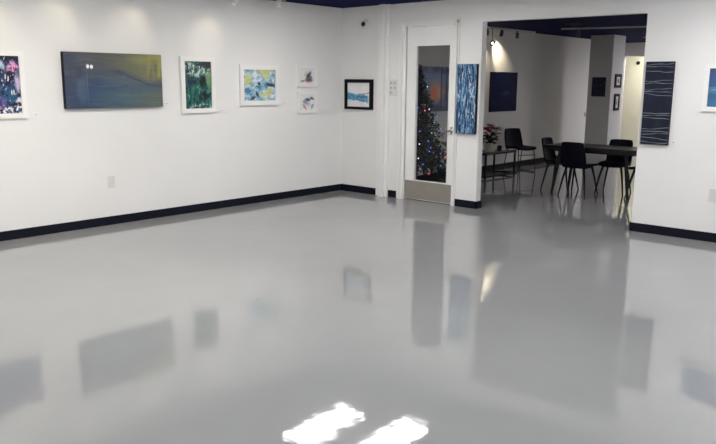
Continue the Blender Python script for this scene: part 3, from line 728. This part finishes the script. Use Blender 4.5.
bm = bmesh.new(); add_tube(bm, [(.036, 0, .07), (.062, 0, .066), (.066, 0, .04), (.037, 0, .02)], .006, 8); build('handle', bm, M['cup'], t, True)
for i, lb in enumerate(('lower white leaflet lying flat on the low black table', 'upper white leaflet lying askew on another on the low black table')):
    o = build('leaflet', boxes((-.11, .11, -.07, .07, 0, .012)), M['sheet'], None, loc=(10.61+.02*i, 6.36, STZ+.012*i), rz=.2+.25*i)
    tag(o, lb, 'paper', 'leaflets on the low table')

# ------------------------------------------------------------------ the lit tree behind the glass door
TX, TY, TH = 8.13, 6.19, 1.78
t = thing('christmas_tree', 'dark evergreen tree with coloured fairy lights behind the glass door', 'tree', (TX, TY, 0))
bm = bmesh.new(); add_lathe(bm, [(.18, 0), (.18, .02), (.06, .05), (.045, .14), (.03, .14)], 20); build('stand', bm, M['bark'], t, True)
bm = bmesh.new(); add_tube(bm, [(0, 0, .1), (0, 0, 1.0), (0, 0, 1.66)], [.03, .02, .006], 10); build('trunk', bm, M['bark'], t, True)
rr = random.Random(11)
bmf = bmesh.new(); bmb = bmesh.new(); tips = []
levels = 24
for li in range(levels):
    f = li/(levels-1); z = .36 + f*1.3; R = (.455*(1-f)**.85 + .035)*(1 + .10*math.sin(li*2.1))
    nb = max(5, int(17*(1-f)+5))
    for b in range(nb):
        a = 2*PI*(b + rr.random()*.7)/nb + li*.7; r = R*rr.uniform(.82, 1.1)
        droop = -.10*r/.5 + rr.uniform(-.03, .03)
        tip = Vector((max(r*math.cos(a), F+WT+.10-TX), min(r*math.sin(a), L2-.10-TY), z + droop))
        base = Vector((0, 0, z + .05))
        add_tube(bmb, [base, base.lerp(tip, .5) + Vector((0, 0, .015)), tip], [.006, .004, .002], 5, False)
        n = int(10 + 50*r)
        for q in range(n):
            s = rr.uniform(.18, 1.0); p = base.lerp(tip, s) + Vector((0, 0, .02*(1-abs(2*s-1))))
            d = (tip-base).normalized()*.75 + Vector((rr.uniform(-1, 1), rr.uniform(-1, 1), rr.uniform(-.6, .9)))
            ln = rr.uniform(.05, .09); e = p + d.normalized()*ln
            if e.x + TX > F+WT+.02 and e.y + TY < L2-.03: add_leaf(bmf, p, d, (0, 0, 1), ln, .034)
        tips.append(tip)
build('branches', bmb, M['bark'], t)['kind'] = 'stuff'
build('needles', bmf, M['needle'], t)['kind'] = 'stuff'
cols = [('white', (.75, .9, 1, 1)), ('teal', (.15, .9, .75, 1)), ('blue', (.12, .22, 1, 1)), ('red', (1, .12, .16, 1)), ('green', (.1, .9, .3, 1)), ('pink', (1, .35, .5, 1))]
bulbs = [glow('lit %s bulb' % n, c, 2.2) for n, c in cols]
bulb_mesh = []
for m in bulbs:
    bm = bmesh.new(); add_lathe(bm, [(.002, -.009), (.007, -.006), (.0085, 0), (.006, .007), (.002, .010)], 10)
    me = bpy.data.meshes.new('fairy_light'); bmesh.ops.recalc_face_normals(bm, faces=bm.faces[:]); bm.to_mesh(me); bm.free(); me.materials.append(m); bulb_mesh.append(me)
cand = [p for p in tips if (p.x*-.75 + p.y*-.66) > .25*(1-(p.z-.2)/1.6)*.5]     # the side turned to the door
rr.shuffle(cand)
for i, p in enumerate(cand[:44]):
    o = bpy.data.objects.new('fairy_light', bulb_mesh[rr.choice((0, 0, 1, 1, 2, 2, 2, 2, 0, 3))]); col.objects.link(o); o.parent = t
    q = Vector((p.x, p.y, 0)); o.location = p + q.normalized()*.015

# ------------------------------------------------------------------ to metres, world, camera
for me in bpy.data.meshes: me.transform(Matrix.Scale(S, 4))
for o in bpy.data.objects: o.location = Vector(o.location)*S
for ld in bpy.data.lights: ld.energy *= S*S; ld.shadow_soft_size *= S
w = bpy.data.worlds.new('World'); scene.world = w; w.use_nodes = True
w.node_tree.nodes['Background'].inputs[0].default_value = (.5, .52, .56, 1)
w.node_tree.nodes['Background'].inputs[1].default_value = .05

f, yaw, pitch, roll = 740.4709, .72807304, .18843943, -.0081471
fw = Vector((math.cos(yaw)*math.cos(pitch), math.sin(yaw)*math.cos(pitch), -math.sin(pitch)))
r0 = Vector((math.sin(yaw), -math.cos(yaw), 0)); d0 = fw.cross(r0)
rt = r0*math.cos(roll) + d0*math.sin(roll); dn = -r0*math.sin(roll) + d0*math.cos(roll)
cam = bpy.data.cameras.new('camera'); co = bpy.data.objects.new('camera', cam); col.objects.link(co)
cam.sensor_fit = 'HORIZONTAL'; cam.sensor_width = 36; cam.lens = 36*f/716
cam.clip_start = .05; cam.clip_end = 100
m = Matrix((rt, -dn, -fw)).transposed().to_4x4(); m.translation = Vector((0, 0, 1.5*S)); co.matrix_world = m
scene.camera = co
vs = scene.view_settings
vs.view_transform = 'Standard'; vs.look = 'None'; vs.gamma = 1; vs.exposure = 0.12; vs.use_curve_mapping = False
scene.cycles.max_bounces = 10; scene.cycles.transparent_max_bounces = 12
scene.cycles.use_denoising = True
